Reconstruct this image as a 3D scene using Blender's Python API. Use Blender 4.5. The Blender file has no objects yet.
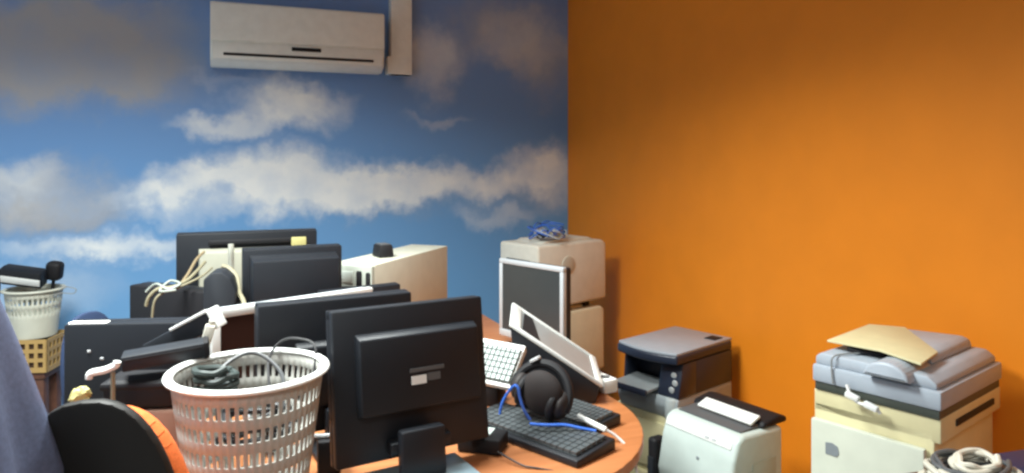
import bpy, bmesh, math, random
from mathutils import Vector, Matrix, Euler
random.seed(7)
SC = bpy.context.scene
COL = SC.collection
R = math.radians
PI = math.pi

# ------------------------------------------------------------------ layout
# The world is aligned with the room: x runs along the mural wall, y towards it, z up.
# The photographer stands at the origin, eye at 1.42 m, turned 21.9 degrees to the right.
FPX, CX, HY, EYE, YAW = 720.0, 512.0, 160.0, 1.42, R(21.9)
CR = Vector((math.cos(YAW), -math.sin(YAW)))
CF = Vector((math.sin(YAW), math.cos(YAW)))
WX, WY, CEIL = 2.0, 4.04, 2.65           # orange wall, mural wall, ceiling
DESK = 0.74

def W(u, d):
    """plan position seen in column u at distance d"""
    v = CR * ((u - CX) / FPX * d) + CF * d
    return (v.x, v.y)
def HT(v, d):
    """height seen in row v at distance d"""
    return EYE - (v - HY) * d / FPX
def P3(u, v, d):
    x, y = W(u, d)
    return Vector((x, y, HT(v, d)))
def span(a, b):
    """plan midpoint, heading and length of the line from a to b"""
    dx, dy = b[0] - a[0], b[1] - a[1]
    return ((a[0] + b[0]) / 2, (a[1] + b[1]) / 2), math.atan2(dy, dx), math.hypot(dx, dy)
def ang(cx, cz):
    """world heading of a direction given as (right, away)"""
    v = CR * cx + CF * cz
    return math.atan2(v.y, v.x)

# --------------------------------------------------------------- materials
MATS = {}
def mat(name, col, rough=0.5, metal=0.0, noise=0.0, nscale=20.0, bump=0.0, spec=0.5, coat=0.0):
    if name in MATS:
        return MATS[name]
    m = bpy.data.materials.new(name)
    m.use_nodes = True
    nt = m.node_tree
    b = nt.nodes['Principled BSDF']
    b.inputs['Base Color'].default_value = (*col, 1)
    b.inputs['Roughness'].default_value = rough
    b.inputs['Metallic'].default_value = metal
    b.inputs['Specular IOR Level'].default_value = spec
    b.inputs['Coat Weight'].default_value = coat
    tc = nt.nodes.new('ShaderNodeTexCoord')
    nz = nt.nodes.new('ShaderNodeTexNoise')
    nz.inputs['Scale'].default_value = nscale
    nz.inputs['Detail'].default_value = 3
    nt.links.new(tc.outputs['Object'], nz.inputs['Vector'])
    rmp = nt.nodes.new('ShaderNodeMapRange')
    rmp.inputs['From Min'].default_value = 0.3
    rmp.inputs['From Max'].default_value = 0.7
    k = noise if noise else 0.04
    rmp.inputs['To Min'].default_value = 1 - k
    rmp.inputs['To Max'].default_value = 1 + k
    nt.links.new(nz.outputs['Fac'], rmp.inputs['Value'])
    mx = nt.nodes.new('ShaderNodeVectorMath'); mx.operation = 'SCALE'
    mx.inputs[0].default_value = col
    nt.links.new(rmp.outputs['Result'], mx.inputs['Scale'])
    nt.links.new(mx.outputs['Vector'], b.inputs['Base Color'])
    if bump:
        bp = nt.nodes.new('ShaderNodeBump')
        bp.inputs['Strength'].default_value = bump
        bp.inputs['Distance'].default_value = 0.002
        nt.links.new(nz.outputs['Fac'], bp.inputs['Height'])
        nt.links.new(bp.outputs['Normal'], b.inputs['Normal'])
    MATS[name] = m
    return m

BLACK = mat('black_plastic', (.012, .014, .018), .42, spec=.32)
BLACK2 = mat('charcoal_plastic', (.016, .019, .024), .5, spec=.32)
MATTE = mat('matte_black_plastic', (.010, .010, .012), .6, spec=.3)
NAVY = mat('blue_black_plastic', (.016, .022, .04), .38)
SCREEN = mat('dark_screen', (.035, .042, .045), .28)
SCREENB = mat('brown_tinted_screen', (.035, .014, .010), .35)
SILVER = mat('silver_plastic', (.50, .54, .57), .38, .25)
WHITE = mat('white_plastic', (.72, .74, .72), .42)
OFFWHITE = mat('aged_white_plastic', (.62, .60, .52), .5)
BEIGE = mat('beige_plastic', (.60, .54, .38), .5)
CREAM = mat('cream_plastic', (.62, .57, .34), .5)
PALEGREEN = mat('pale_grey_green_plastic', (.50, .58, .55), .45)
BLUEGREY = mat('blue_grey_plastic', (.36, .41, .47), .45)
DARKGREY = mat('dark_grey_plastic', (.085, .09, .095), .5)
MIDGREY = mat('mid_grey_plastic', (.22, .25, .27), .5)
LIGHTGREY = mat('light_grey_plastic', (.45, .47, .48), .5)
BASKETSHADE = mat('shaded_white_basket', (.40, .40, .37), .45)  # white plastic darkened to paint in the shade on the outside
BASKETC = mat('cream_basket_plastic', (.52, .53, .45), .5)
TAN = mat('tan_crate_plastic', (.40, .26, .09), .55)
BROWN = mat('brown_wood', (.09, .035, .02), .55, noise=.3)
ORANGEF = mat('orange_fabric', (.75, .16, .03), .85, noise=.12, nscale=300, bump=.3)
BLUEF = mat('dark_blue_fabric', (.012, .028, .075), .85, noise=.15, nscale=300, bump=.3)
CLOTH = mat('blue_grey_cloth', (.10, .125, .215), .9, noise=.12, nscale=150, bump=.2)
STEEL = mat('grey_steel', (.35, .36, .37), .35, .8)
CABLEB = mat('beige_cable', (.22, .20, .13), .5)
CABLEW = mat('white_cable', (.72, .72, .70), .5)
CABLEK = mat('black_cable', (.015, .015, .017), .5)
CABLEU = mat('blue_cable', (.03, .13, .55), .45)
CABLEG = mat('grey_cable', (.25, .26, .26), .5)
PAPER = mat('white_paper', (.75, .77, .75), .8)
YELLOW = mat('yellow_tape', (.46, .42, .17), .6)
SHEENBLUE = mat('blue_grey_sheen', (.20, .27, .31), .3)  # reflected blue painted into the colour of the dark stand base

def wood_mat():
    m = bpy.data.materials.new('orange_wood_laminate'); m.use_nodes = True
    nt = m.node_tree; b = nt.nodes['Principled BSDF']
    tc = nt.nodes.new('ShaderNodeTexCoord')
    mp = nt.nodes.new('ShaderNodeMapping'); mp.inputs['Scale'].default_value = (1.5, 22, 22)
    nz = nt.nodes.new('ShaderNodeTexNoise'); nz.inputs['Scale'].default_value = 2; nz.inputs['Detail'].default_value = 5
    cr = nt.nodes.new('ShaderNodeValToRGB')
    cr.color_ramp.elements[0].position = .3; cr.color_ramp.elements[0].color = (.34, .125, .045, 1)
    cr.color_ramp.elements[1].position = .7; cr.color_ramp.elements[1].color = (.45, .175, .068, 1)
    nt.links.new(tc.outputs['Object'], mp.inputs['Vector']); nt.links.new(mp.outputs['Vector'], nz.inputs['Vector'])
    nt.links.new(nz.outputs['Fac'], cr.inputs['Fac']); nt.links.new(cr.outputs['Color'], b.inputs['Base Color'])
    b.inputs['Roughness'].default_value = .4
    return m
WOOD = wood_mat()

# ------------------------------------------------------------ mesh helpers
def mtx(loc=(0, 0, 0), rot=(0, 0, 0)):
    return Matrix.Translation(loc) @ Euler(rot).to_matrix().to_4x4()

class G:
    """collects shapes into one mesh object"""
    def __init__(self):
        self.bm = bmesh.new()
    def _merge(self, tb, M):
        bmesh.ops.transform(tb, matrix=M, verts=tb.verts)
        me = bpy.data.meshes.new('tmp'); tb.to_mesh(me); tb.free()
        self.bm.from_mesh(me); bpy.data.meshes.remove(me)
    def box(self, size, loc=(0, 0, 0), rot=(0, 0, 0), bev=0.0, seg=2, taper=None):
        tb = bmesh.new(); bmesh.ops.create_cube(tb, size=1)
        for v in tb.verts:
            v.co = Vector((v.co.x * size[0], v.co.y * size[1], v.co.z * size[2]))
        if taper:
            taper(tb.verts)
        if bev:
            bmesh.ops.bevel(tb, geom=tb.edges[:], offset=bev, segments=seg, affect='EDGES', profile=.5)
        self._merge(tb, mtx(loc, rot)); return self
    def prism(self, prof, length, loc=(0, 0, 0), rot=(0, 0, 0), bev=0.0, axis='x', seg=2):
        """profile in (y,z) extruded along x; or in (x,y) extruded along z; or in (x,z) along y"""
        tb = bmesh.new(); h = length / 2
        f = {'x': lambda a, b, c: (c, a, b), 'z': lambda a, b, c: (a, b, c), 'y': lambda a, b, c: (a, c, b)}[axis]
        v0 = [tb.verts.new(f(a, b, -h)) for a, b in prof]
        v1 = [tb.verts.new(f(a, b, h)) for a, b in prof]
        n = len(prof)
        tb.faces.new(v0); tb.faces.new(v1[::-1])
        for i in range(n):
            tb.faces.new((v0[i], v0[(i + 1) % n], v1[(i + 1) % n], v1[i]))
        bmesh.ops.recalc_face_normals(tb, faces=tb.faces[:])
        if bev:
            bmesh.ops.bevel(tb, geom=tb.edges[:], offset=bev, segments=seg, affect='EDGES', profile=.5)
        self._merge(tb, mtx(loc, rot)); return self
    def cyl(self, r1, r2, h, loc=(0, 0, 0), rot=(0, 0, 0), seg=24, bev=0.0):
        tb = bmesh.new()
        bmesh.ops.create_cone(tb, cap_ends=True, segments=seg, radius1=r1, radius2=r2, depth=h)
        if bev:
            es = [e for e in tb.edges if abs(e.verts[0].co.z - e.verts[1].co.z) < 1e-6]
            bmesh.ops.bevel(tb, geom=es, offset=bev, segments=2, affect='EDGES', profile=.5)
        self._merge(tb, mtx(loc, rot)); return self
    def ball(self, r, loc=(0, 0, 0), rot=(0, 0, 0), scale=(1, 1, 1)):
        tb = bmesh.new(); bmesh.ops.create_uvsphere(tb, u_segments=20, v_segments=12, radius=r)
        for v in tb.verts:
            v.co = Vector((v.co.x * scale[0], v.co.y * scale[1], v.co.z * scale[2]))
        self._merge(tb, mtx(loc, rot)); return self
    def lathe(self, prof, loc=(0, 0, 0), rot=(0, 0, 0), seg=40, closed=False):
        tb = bmesh.new(); rings = []
        for r, z in prof:
            rings.append([tb.verts.new((r * math.cos(2 * PI * i / seg), r * math.sin(2 * PI * i / seg), z)) for i in range(seg)])
        n = len(rings)
        for k in range(n if closed else n - 1):
            a, b = rings[k], rings[(k + 1) % n]
            for i in range(seg):
                tb.faces.new((a[i], a[(i + 1) % seg], b[(i + 1) % seg], b[i]))
        if not closed:
            tb.faces.new(rings[0][::-1]); tb.faces.new(rings[-1])
        bmesh.ops.recalc_face_normals(tb, faces=tb.faces[:])
        self._merge(tb, mtx(loc, rot)); return self
    def tube(self, pts, r, seg=8, smooth=6, taper=None):
        pts = [Vector(p) for p in pts]
        if smooth and len(pts) > 2:
            q = []
            for i in range(len(pts) - 1):
                p0 = pts[max(i - 1, 0)]; p1 = pts[i]; p2 = pts[i + 1]; p3 = pts[min(i + 2, len(pts) - 1)]
                for s in range(smooth):
                    t = s / smooth
                    q.append(.5 * ((2 * p1) + (p2 - p0) * t + (2 * p0 - 5 * p1 + 4 * p2 - p3) * t * t + (3 * p1 - p0 - 3 * p2 + p3) * t ** 3))
            q.append(pts[-1]); pts = q
        tb = bmesh.new(); rings = []; up = None
        for i, p in enumerate(pts):
            t = (pts[min(i + 1, len(pts) - 1)] - pts[max(i - 1, 0)])
            t = t.normalized() if t.length > 1e-9 else Vector((0, 0, 1))
            if up is None:
                up = t.orthogonal().normalized()
            up = up - t * up.dot(t)
            up = up.normalized() if up.length > 1e-6 else t.orthogonal().normalized()
            s = t.cross(up)
            rr = r * (taper(i / (len(pts) - 1)) if taper else 1)
            rings.append([tb.verts.new(p + (up * math.cos(2 * PI * k / seg) + s * math.sin(2 * PI * k / seg)) * rr) for k in range(seg)])
        for a, b in zip(rings, rings[1:]):
            for k in range(seg):
                tb.faces.new((a[k], a[(k + 1) % seg], b[(k + 1) % seg], b[k]))
        tb.faces.new(rings[0][::-1]); tb.faces.new(rings[-1])
        bmesh.ops.recalc_face_normals(tb, faces=tb.faces[:])
        self._merge(tb, Matrix()); return self
    def build(self, name, m, parent=None, loc=(0, 0, 0), rot=(0, 0, 0), label=None, smooth=35):
        me = bpy.data.meshes.new(name)
        self.bm.to_mesh(me); self.bm.free()
        for p in me.polygons:
            p.use_smooth = True
        me.set_sharp_from_angle(angle=R(smooth))
        me.materials.append(m)
        o = bpy.data.objects.new(name, me); COL.objects.link(o)
        o.location = loc; o.rotation_euler = rot
        if parent:
            o.parent = parent
        if label:
            o['label'] = label
        return o

def thing(name, label, cat, loc=(0, 0, 0), rot=(0, 0, 0), group=None):
    o = bpy.data.objects.new(name, None); COL.objects.link(o)
    o.empty_display_size = .05
    o.location = loc
    o.rotation_euler = rot if hasattr(rot, '__len__') else (0, 0, rot)
    o['label'] = label; o['category'] = cat
    if group:
        o['group'] = group
    return o
def tag(o, label, cat, group=None):
    o['label'] = label; o['category'] = cat
    if group:
        o['group'] = group
    return o
def struct(o):
    o['kind'] = 'structure'; return o

# ---------------------------------------------------------------- setting
def mural_material():
    m = bpy.data.materials.new('sky_mural'); m.use_nodes = True
    nt = m.node_tree; N = nt.nodes; L = nt.links
    b = N['Principled BSDF']; b.inputs['Roughness'].default_value = .7
    b.inputs['Specular IOR Level'].default_value = .25
    geo = N.new('ShaderNodeTexCoord')
    pos = geo.outputs['Object']
    # ragged edges: the position is pushed about by noise first
    nz = N.new('ShaderNodeTexNoise'); nz.inputs['Scale'].default_value = 3.2; nz.inputs['Detail'].default_value = 7
    nz.inputs['Roughness'].default_value = .6
    L.new(pos, nz.inputs['Vector'])
    sub = N.new('ShaderNodeVectorMath'); sub.operation = 'SUBTRACT'; sub.inputs[1].default_value = (.5, .5, .5)
    L.new(nz.outputs['Color'], sub.inputs[0])
    scl = N.new('ShaderNodeVectorMath'); scl.operation = 'SCALE'; scl.inputs['Scale'].default_value = .38
    L.new(sub.outputs['Vector'], scl.inputs[0])
    add = N.new('ShaderNodeVectorMath'); add.operation = 'ADD'
    L.new(pos, add.inputs[0]); L.new(scl.outputs['Vector'], add.inputs[1])
    nz2 = N.new('ShaderNodeTexNoise'); nz2.inputs['Scale'].default_value = 11; nz2.inputs['Detail'].default_value = 4
    L.new(pos, nz2.inputs['Vector'])
    sc2 = N.new('ShaderNodeVectorMath'); sc2.operation = 'MULTIPLY_ADD'
    L.new(nz2.outputs['Color'], sc2.inputs[0]); sc2.inputs[1].default_value = (.13, .13, .13); sc2.inputs[2].default_value = (-.065, -.065, -.065)
    ad2 = N.new('ShaderNodeVectorMath'); ad2.operation = 'ADD'
    L.new(add.outputs['Vector'], ad2.inputs[0]); L.new(sc2.outputs['Vector'], ad2.inputs[1])
    warped = ad2.outputs['Vector']
    def wall_point(u, v):
        k = (u - CX) / FPX
        d = WY / (k * CR.y + CF.y)
        x, _ = W(u, d)
        return x, HT(v, d), d
    def blob_sum(blobs):
        acc = None
        for (u, v, ru, rv, s) in blobs:
            x, z, d = wall_point(u, v)
            mp = N.new('ShaderNodeMapping'); mp.vector_type = 'POINT'
            rx, rz = ru * d / FPX * 1.08, rv * d / FPX
            mp.inputs['Scale'].default_value = (1 / rx, 0, 1 / rz)
            mp.inputs['Location'].default_value = (-x / rx, 0, -z / rz)
            L.new(warped, mp.inputs['Vector'])
            ln = N.new('ShaderNodeVectorMath'); ln.operation = 'LENGTH'
            L.new(mp.outputs['Vector'], ln.inputs[0])
            mr = N.new('ShaderNodeMapRange'); mr.interpolation_type = 'SMOOTHSTEP'
            mr.inputs['From Min'].default_value = 1.35; mr.inputs['From Max'].default_value = .15
            mr.inputs['To Min'].default_value = 0; mr.inputs['To Max'].default_value = s
            L.new(ln.outputs['Value'], mr.inputs['Value'])
            if acc is None:
                acc = mr.outputs['Result']
            else:
                a = N.new('ShaderNodeMath'); a.operation = 'ADD'
                L.new(acc, a.inputs[0]); L.new(mr.outputs['Result'], a.inputs[1])
                acc = a.outputs['Value']
        c = N.new('ShaderNodeClamp'); L.new(acc, c.inputs['Value'])
        return c.outputs['Result']
    white = blob_sum(MURAL_WHITE)
    grey = blob_sum(MURAL_GREY)
    # blue ground of the picture: deeper above, lightened there to offset weak light
    sx = N.new('ShaderNodeSeparateXYZ'); L.new(pos, sx.inputs[0])
    mr = N.new('ShaderNodeMapRange'); mr.inputs['From Min'].default_value = .5; mr.inputs['From Max'].default_value = 2.4
    L.new(sx.outputs['Z'], mr.inputs['Value'])
    cr = N.new('ShaderNodeValToRGB')
    e = cr.color_ramp.elements
    e[0].position = 0; e[0].color = (.17, .39, .68, 1)
    e[1].position = 1; e[1].color = (.19, .31, .60, 1)
    k = e.new(.35); k.color = (.155, .36, .68, 1)
    k = e.new(.62); k.color = (.165, .33, .65, 1)
    L.new(mr.outputs['Result'], cr.inputs['Fac'])
    fine = N.new('ShaderNodeTexNoise'); fine.inputs['Scale'].default_value = 5.5; fine.inputs['Detail'].default_value = 6
    L.new(pos, fine.inputs['Vector'])
    fm = N.new('ShaderNodeMapRange'); fm.inputs['From Min'].default_value = .3; fm.inputs['From Max'].default_value = .7
    fm.inputs['To Min'].default_value = .72; fm.inputs['To Max'].default_value = 1.1
    L.new(fine.outputs['Fac'], fm.inputs['Value'])
    def mixc(fac, a, col):
        mx = N.new('ShaderNodeMix'); mx.data_type = 'RGBA'
        L.new(fac, mx.inputs[0]); L.new(a, mx.inputs[6])
        mx.inputs[7].default_value = (*col, 1)
        return mx.outputs[2]
    def mul(a, b_):
        n = N.new('ShaderNodeMath'); n.operation = 'MULTIPLY'; n.use_clamp = True
        L.new(a, n.inputs[0]); L.new(b_, n.inputs[1]); return n.outputs['Value']
    c1 = mixc(mul(grey, fm.outputs['Result']), cr.outputs['Color'], (.40, .42, .46))
    c2 = mixc(mul(white, fm.outputs['Result']), c1, (.84, .89, .91))
    L.new(c2, b.inputs['Base Color'])
    return m

# picture clouds: column, row, half-width, half-height, strength
MURAL_WHITE = [
    (285, 100, 46, 20, .85), (235, 124, 52, 15, .8), (310, 112, 40, 20, .6),
    (285, 172, 72, 27, 1.0), (215, 188, 72, 22, .85), (360, 186, 84, 25, 1.0), (150, 200, 45, 14, .6),
    (440, 186, 70, 20, .75), (500, 182, 45, 20, .5), (535, 166, 34, 24, .8), (560, 180, 26, 36, .6),
    (500, 218, 40, 13, .5), (110, 248, 70, 16, .6), (60, 252, 60, 12, .35), (165, 246, 26, 10, .35),
    (430, 60, 30, 36, .6), (520, 45, 50, 30, .35), (20, 195, 60, 30, .3), (438, 118, 34, 7, .35), (320, 205, 90, 14, .4), (180, 216, 60, 10, .3),
    (20, 178, 40, 22, .35), (40, 290, 70, 26, .3), (230, 76, 30, 8, .2),
]
MURAL_GREY = [
    (20, 30, 90, 55, .9), (100, 45, 85, 50, .85), (150, 75, 65, 34, .7), (50, 80, 90, 36, .8), (180, 20, 40, 25, .3),
    (40, 195, 75, 34, .75), (90, 215, 50, 18, .45), (20, 225, 60, 20, .5),
    (520, 40, 56, 38, .75), (550, 70, 40, 36, .55), (480, 20, 40, 26, .3), (440, 58, 34, 34, .45),
    (545, 195, 40, 25, .3), (400, 205, 90, 16, .25),
]

g = G(); g.box((4.6, .12, CEIL), (WX - 2.3 + .0, WY + .06, CEIL / 2))
struct(g.build('wall_back', mural_material()))
ORANGE = mat('orange_wall_paint', (.78, .235, .012), .55, noise=.03, nscale=6, spec=.3)
g = G(); g.box((.12, 7.0, CEIL), (WX + .06, WY - 3.38, CEIL / 2))
struct(g.build('wall_right', ORANGE))
g = G(); g.box((4.6, .12, CEIL), (WX - 2.3, WY - 7.06, CEIL / 2))
struct(g.build('wall_rear', mat('pale_wall_paint', (.34, .35, .36), .7)))
FLOORM = mat('grey_floor_tile', (.30, .27, .24), .4, noise=.15, nscale=8)
g = G(); g.box((4.6, 7.0, .1), (WX - 2.3, WY - 3.5, -.05)); struct(g.build('floor', FLOORM))
CEILM = mat('white_ceiling_paint', (.70, .68, .64), .8)
g = G(); g.box((4.6, 7.0, .1), (WX - 2.3, WY - 3.5, CEIL + .05)); struct(g.build('ceiling', CEILM))
g = G(); g.box((4.4, .015, .08), (WX - 2.2, WY - .0075, .04), bev=.003); struct(g.build('baseboard_back', WHITE))
g = G(); g.box((.015, 6.8, .08), (WX - .0075, WY - 3.4, .04), bev=.003); struct(g.build('baseboard_right', WHITE))

# ------------------------------------------------------ air conditioner
def wall_u(u, off=0.0):
    k = (u - CX) / FPX
    d = (WY - off) / (k * CR.y + CF.y)
    return W(u, d)[0], d
ACW = mat('white_appliance_plastic', (.80, .84, .80), .45)
def air_conditioner():
    DEP = .19
    xl, dl = wall_u(210, DEP); xr, dr = wall_u(385, DEP)
    w = xr - xl; zb = HT(63, dl); hgt = .315
    t = thing('air_conditioner', 'white split air conditioner mounted high on the cloud mural wall', 'air conditioner', ((xl + xr) / 2, WY, zb))
    prof = [(0, 0), (-.10, -.006), (-.165, .02), (-.178, .07), (-.178, hgt - .03), (-.16, hgt), (0, hgt)]
    G().prism(prof, w, bev=.006).build('body', ACW, t)
    G().box((w - .004, .014, .185), (0, -.184, .21), bev=.005).build('front_panel', ACW, t)
    G().box((w - .02, .012, .085), (0, -.181, .066), (R(-6), 0, 0), bev=.004).build('lower_panel', ACW, t)
    G().box((w * .86, .006, .014), (w * .0, -.1885, .050), bev=.002).build('air_slot', MATTE, t, label='dark outlet slot')
    G().box((w * .17, .006, .020), (w * .03, -.186, .092), bev=.003).build('display', MATTE, t, label='small dark display window')
    # trunking for the pipes
    x0, d0 = wall_u(391, .07); x1, d1 = wall_u(412, .07)
    zt = HT(75, d1)
    k = thing('pipe_cover', 'white plastic pipe trunking running down beside the air conditioner', 'pipe cover', ((x0 + x1) / 2, WY, zt))
    ww = x1 - x0
    G().box((ww, .07, CEIL - zt), (0, -.035, (CEIL - zt) / 2), bev=.004).build('vertical_duct', ACW, k)
    xa, _ = wall_u(387.5, .07)
    wl = x1 - xa
    G().box((wl, .072, .10), (ww / 2 - wl / 2, -.0365, .05), bev=.004).build('elbow', ACW, k)
air_conditioner()

# ------------------------------------------------------------------ desks
def rounded_slab(x0, x1, y0, y1, r, n=14, r2=.28):
    pts = []
    for i in range(n + 1):
        a = PI + PI / 2 * i / n
        pts.append((x0 + .2 + .2 * math.cos(a), y0 + .2 + .2 * math.sin(a)))
    for i in range(n + 1):
        a = -PI / 2 + PI / 2 * i / n
        pts.append((x1 - r + r * math.cos(a), y0 + r + r * math.sin(a)))
    for i in range(n + 1):
        a = PI / 2 * i / n
        pts.append((x1 - r2 + r2 * math.cos(a), y1 - r2 + r2 * math.sin(a)))
    pts.append((x0, y1))
    return pts
t = thing('desk', 'orange wood desk with a rounded corner under the foreground monitor', 'desk', (.34, 1.7, 0))
prof = [(x - .34, y - 1.7) for x, y in rounded_slab(-.31, 1.04, 1.32, 2.19, .46, r2=.16)]
G().prism(prof, .03, (0, 0, DESK - .016), axis='z', bev=.006).build('desktop', WOOD, t)
for sx in (-.02, .46):
    G().box((.04, .6, .70), (sx, .1, .355), bev=.004).build('leg', MIDGREY, t)
    G().box((.06, .7, .03), (sx, .1, .015), bev=.006).build('foot', MIDGREY, t)
G().box((.44, .02, .35), (.22, .3, .52), bev=.003).build('modesty_panel', WOOD, t)
t = thing('desk', 'second wooden desk behind, carrying the beige-backed monitor', 'desk', (.42, 2.62, 0))
G().box((1.3, .84, .03), (0, 0, DESK - .016), bev=.006).build('desktop', WOOD, t)
for sx in (-.05, .50):
    G().box((.04, .6, .70), (sx, 0, .355), bev=.004).build('leg', MIDGREY, t)
    G().box((.06, .7, .03), (sx, 0, .015), bev=.006).build('foot', MIDGREY, t)

# --------------------------------------------------------------- monitors
MON = 'old monitors heaped on the desks'
def monitor(name, label, u0, v0, d0, u1, v1, d1, zb, rear=True, tilt=0.0, thick=.05, case=BLACK, bez=BLACK, scr=SCREEN,
            base_z=DESK, bulge=None, bulge_mat=None, neck=True, group=MON, bezel_w=.018, base_mat=None, base_w=.22):
    """panel whose top edge runs between two points; zb = height of its bottom edge; local -y is the side towards the room front"""
    a, b = W(u0, d0), W(u1, d1)
    c, h, w = span(a, b)
    top = (HT(v0, d0) + HT(v1, d1)) / 2
    ph = (top - zb) / math.cos(tilt)
    t = thing(name, label, 'monitor', (c[0], c[1], base_z), h, group)
    # a tilt about the bottom edge; the top edge stays where it was measured
    off = -math.sin(tilt) * ph
    def put(gobj, nm, m, parent=None, label=None):
        return gobj.build(nm, m, parent or t, (0, off, zb - base_z) if parent is None else (0, 0, 0), (-tilt, 0, 0) if parent is None else (0, 0, 0), label=label)
    s = -1 if not rear else 1         # +1: back cover towards us
    yb = thick if rear else 0          # front plane y of the bezel
    # housing
    if rear:
        put(G().box((w, thick * .55, ph), (0, thick * .275, ph / 2), bev=.006), 'back_cover', case)
        yf0 = thick * .56; yf1 = thick
    else:
        put(G().box((w - .006, thick * .6, ph - .006), (0, thick * .7, ph / 2), bev=.006), 'back_cover', case)
        yf0 = 0; yf1 = thick * .41
    ym = (yf0 + yf1) / 2; yt = yf1 - yf0
    f = G()
    f.box((w, yt, bezel_w), (0, ym, ph - bezel_w / 2), bev=.003)
    f.box((w, yt, bezel_w * 1.5), (0, ym, bezel_w * .75), bev=.003)
    f.box((bezel_w, yt, ph - bezel_w * 2.4), (-w / 2 + bezel_w / 2, ym, ph / 2 + bezel_w * .25), bev=.003)
    f.box((bezel_w, yt, ph - bezel_w * 2.4), (w / 2 - bezel_w / 2, ym, ph / 2 + bezel_w * .25), bev=.003)
    put(f, 'bezel', bez)
    ys = (yf1 - .006) if rear else (yf0 + .006)
    put(G().box((w - bezel_w * 1.8, .006, ph - bezel_w * 2.3), (0, ys, ph / 2 + bezel_w * .25)), 'screen', scr)
    if bulge:
        bx0, bx1, bz0, bz1, bt = bulge
        bw, bh = (bx1 - bx0) * w, (bz1 - bz0) * ph
        def tp(vs):
            for v in vs:
                if v.co.y < 0:
                    v.co.x *= .97; v.co.z = v.co.z - .012 if v.co.z > 0 else v.co.z + .004
        put(G().box((bw, bt, bh), ((bx0 + bx1 - 1) / 2 * w, -bt / 2 + .002, (bz0 + bz1) / 2 * ph), bev=.004, taper=tp), 'rear_housing', bulge_mat or case)
    if neck:
        yn = thick * .3 + off * .8
        lo = .012
        nh = max(zb - base_z - lo, .02) + .06
        back = -.035 if rear else thick + .0
        G().box((.075, .03, nh), (0, yn + (back if rear else .045), lo + nh / 2), bev=.006).build('stand_neck', base_mat or case, t)
        G().prism([(-base_w / 2, -.08), (-base_w / 2 + .03, -.10), (base_w / 2 - .03, -.10), (base_w / 2, -.08), (base_w / 2, .07), (-base_w / 2, .07)],
                  .014, (0, yn + (back if rear else .02), .007), axis='z', bev=.004).build('stand_base', base_mat or case, t)
    t['w'] = w; t['ph'] = ph
    del t['w']; del t['ph']
    return t, w, ph, off, zb

# foreground monitor, seen from behind, nodding forwards
t, w, ph, off, zb = monitor('monitor', 'large black monitor seen from behind in the foreground, small white sticker on its back',
    331, 312, 1.50, 482, 296, 1.68, .785, tilt=R(7), thick=.045, bulge=(.13, .93, .30, .84, .028), neck=False)
tb = thing.__class__ and t
lab = G().box((.030, .0015, .017), (0, 0, 0), bev=.0005)
ry = -.0275
def on_rear(gobj, nm, m, label=None):
    return gobj.build(nm, m, t, (0, off, zb - DESK), (-R(7), 0, 0), label=label)
s = on_rear(G().box((.034, .0025, .018), (-.012 + .012, ry, ph * .50)), 'sticker', PAPER, 'small white sticker')
on_rear(G().box((.030, .0025, .016), (.035, ry, ph * .51)), 'rating_plate', DARKGREY, 'grey rating plate')
on_rear(G().box((.080, .0025, .008), (.020, ry, ph * .565)), 'name_plate', DARKGREY, 'grey printed strip')
on_rear(G().box((.14, .03, .028), (0, -.012, ph * .085), (R(12), 0, 0), bev=.005), 'hinge_cover', BLACK)
G().box((.10, .03, .105), (-.005, -.075, .062), (R(-4), 0, 0), bev=.006).build('stand_neck', BLACK, t)
G().prism([(-.12, -.09), (-.09, -.12), (.09, -.12), (.12, -.09), (.12, .05), (-.12, .05)], .014, (-.012, -.05, .007), axis='z', bev=.004).build('stand_base', SHEENBLUE, t, label='stand base with a blue-grey sheen painted in')

monitor('monitor', 'plain black monitor back just behind the foreground monitor, beside the big basket',
    258, 306, 1.64, 412, 292, 1.82, .775, thick=.05, bulge=(.22, .78, .2, .7, .02), base_w=.15)
monitor('monitor', 'monitor with a long silver-white top bezel, sandwiched between black monitors',
    212, 315, 1.74, 373, 284, 2.06, .80, rear=False, thick=.05, case=SILVER, bez=WHITE, scr=SCREENB, bezel_w=.022)
monitor('monitor', 'black monitor hidden behind the silver-white one, only its top right corner showing',
    322, 293, 2.13, 401, 283, 2.28, .80, thick=.04, base_w=.12)
# left monitor
t, w, ph, off, zb = monitor('monitor', 'dark monitor at the left of the desk behind the black chair back',
    63, 326, 1.66, 192, 321, 1.69, .79, thick=.06, base_w=.15)
G().box((.085, .022, .004), (-w * .32, .014, ph + zb - DESK + .001), bev=.001).build('highlight_strip', PAPER, t, label='painted white highlight along the top')  # white strip paints a highlight on the top edge
for dx, dz in ((-.30, .75), (-.20, .68)):
    G().box((.008, .003, .006), (w * dx, -.001, ph * dz + zb - DESK), bev=.001).build('sticker', LIGHTGREY, t)
# big monitor with beige rear
t, w, ph, off, zb = monitor('monitor', 'big black-rimmed monitor with a beige rear cover, tallest at the back of the heap',
    176, 236, 2.62, 317, 228, 2.80, .80, thick=.07, bulge=(.15, .95, .02, .84, .05), bulge_mat=mat('dull_beige_plastic', (.33, .33, .265), .5), bezel_w=.03)
G().box((w * .62, .02, .018), (.015, -.008, ph * .90 + zb - DESK), bev=.004).build('handle_recess', MATTE, t)
G().box((.055, .012, .032), (w * .36, -.018, ph * .885 + zb - DESK), bev=.003).build('tape', YELLOW, t, label='strip of yellow tape')
# bulky monitor in front of it
t, w, ph, off, zb = monitor('monitor', 'bulky black monitor with a deep rear housing, left of the white computer tower',
    243, 251, 2.29, 342, 244, 2.42, .86, thick=.06, bulge=(.06, .94, .10, .93, .08), neck=True, base_w=.16)
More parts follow.
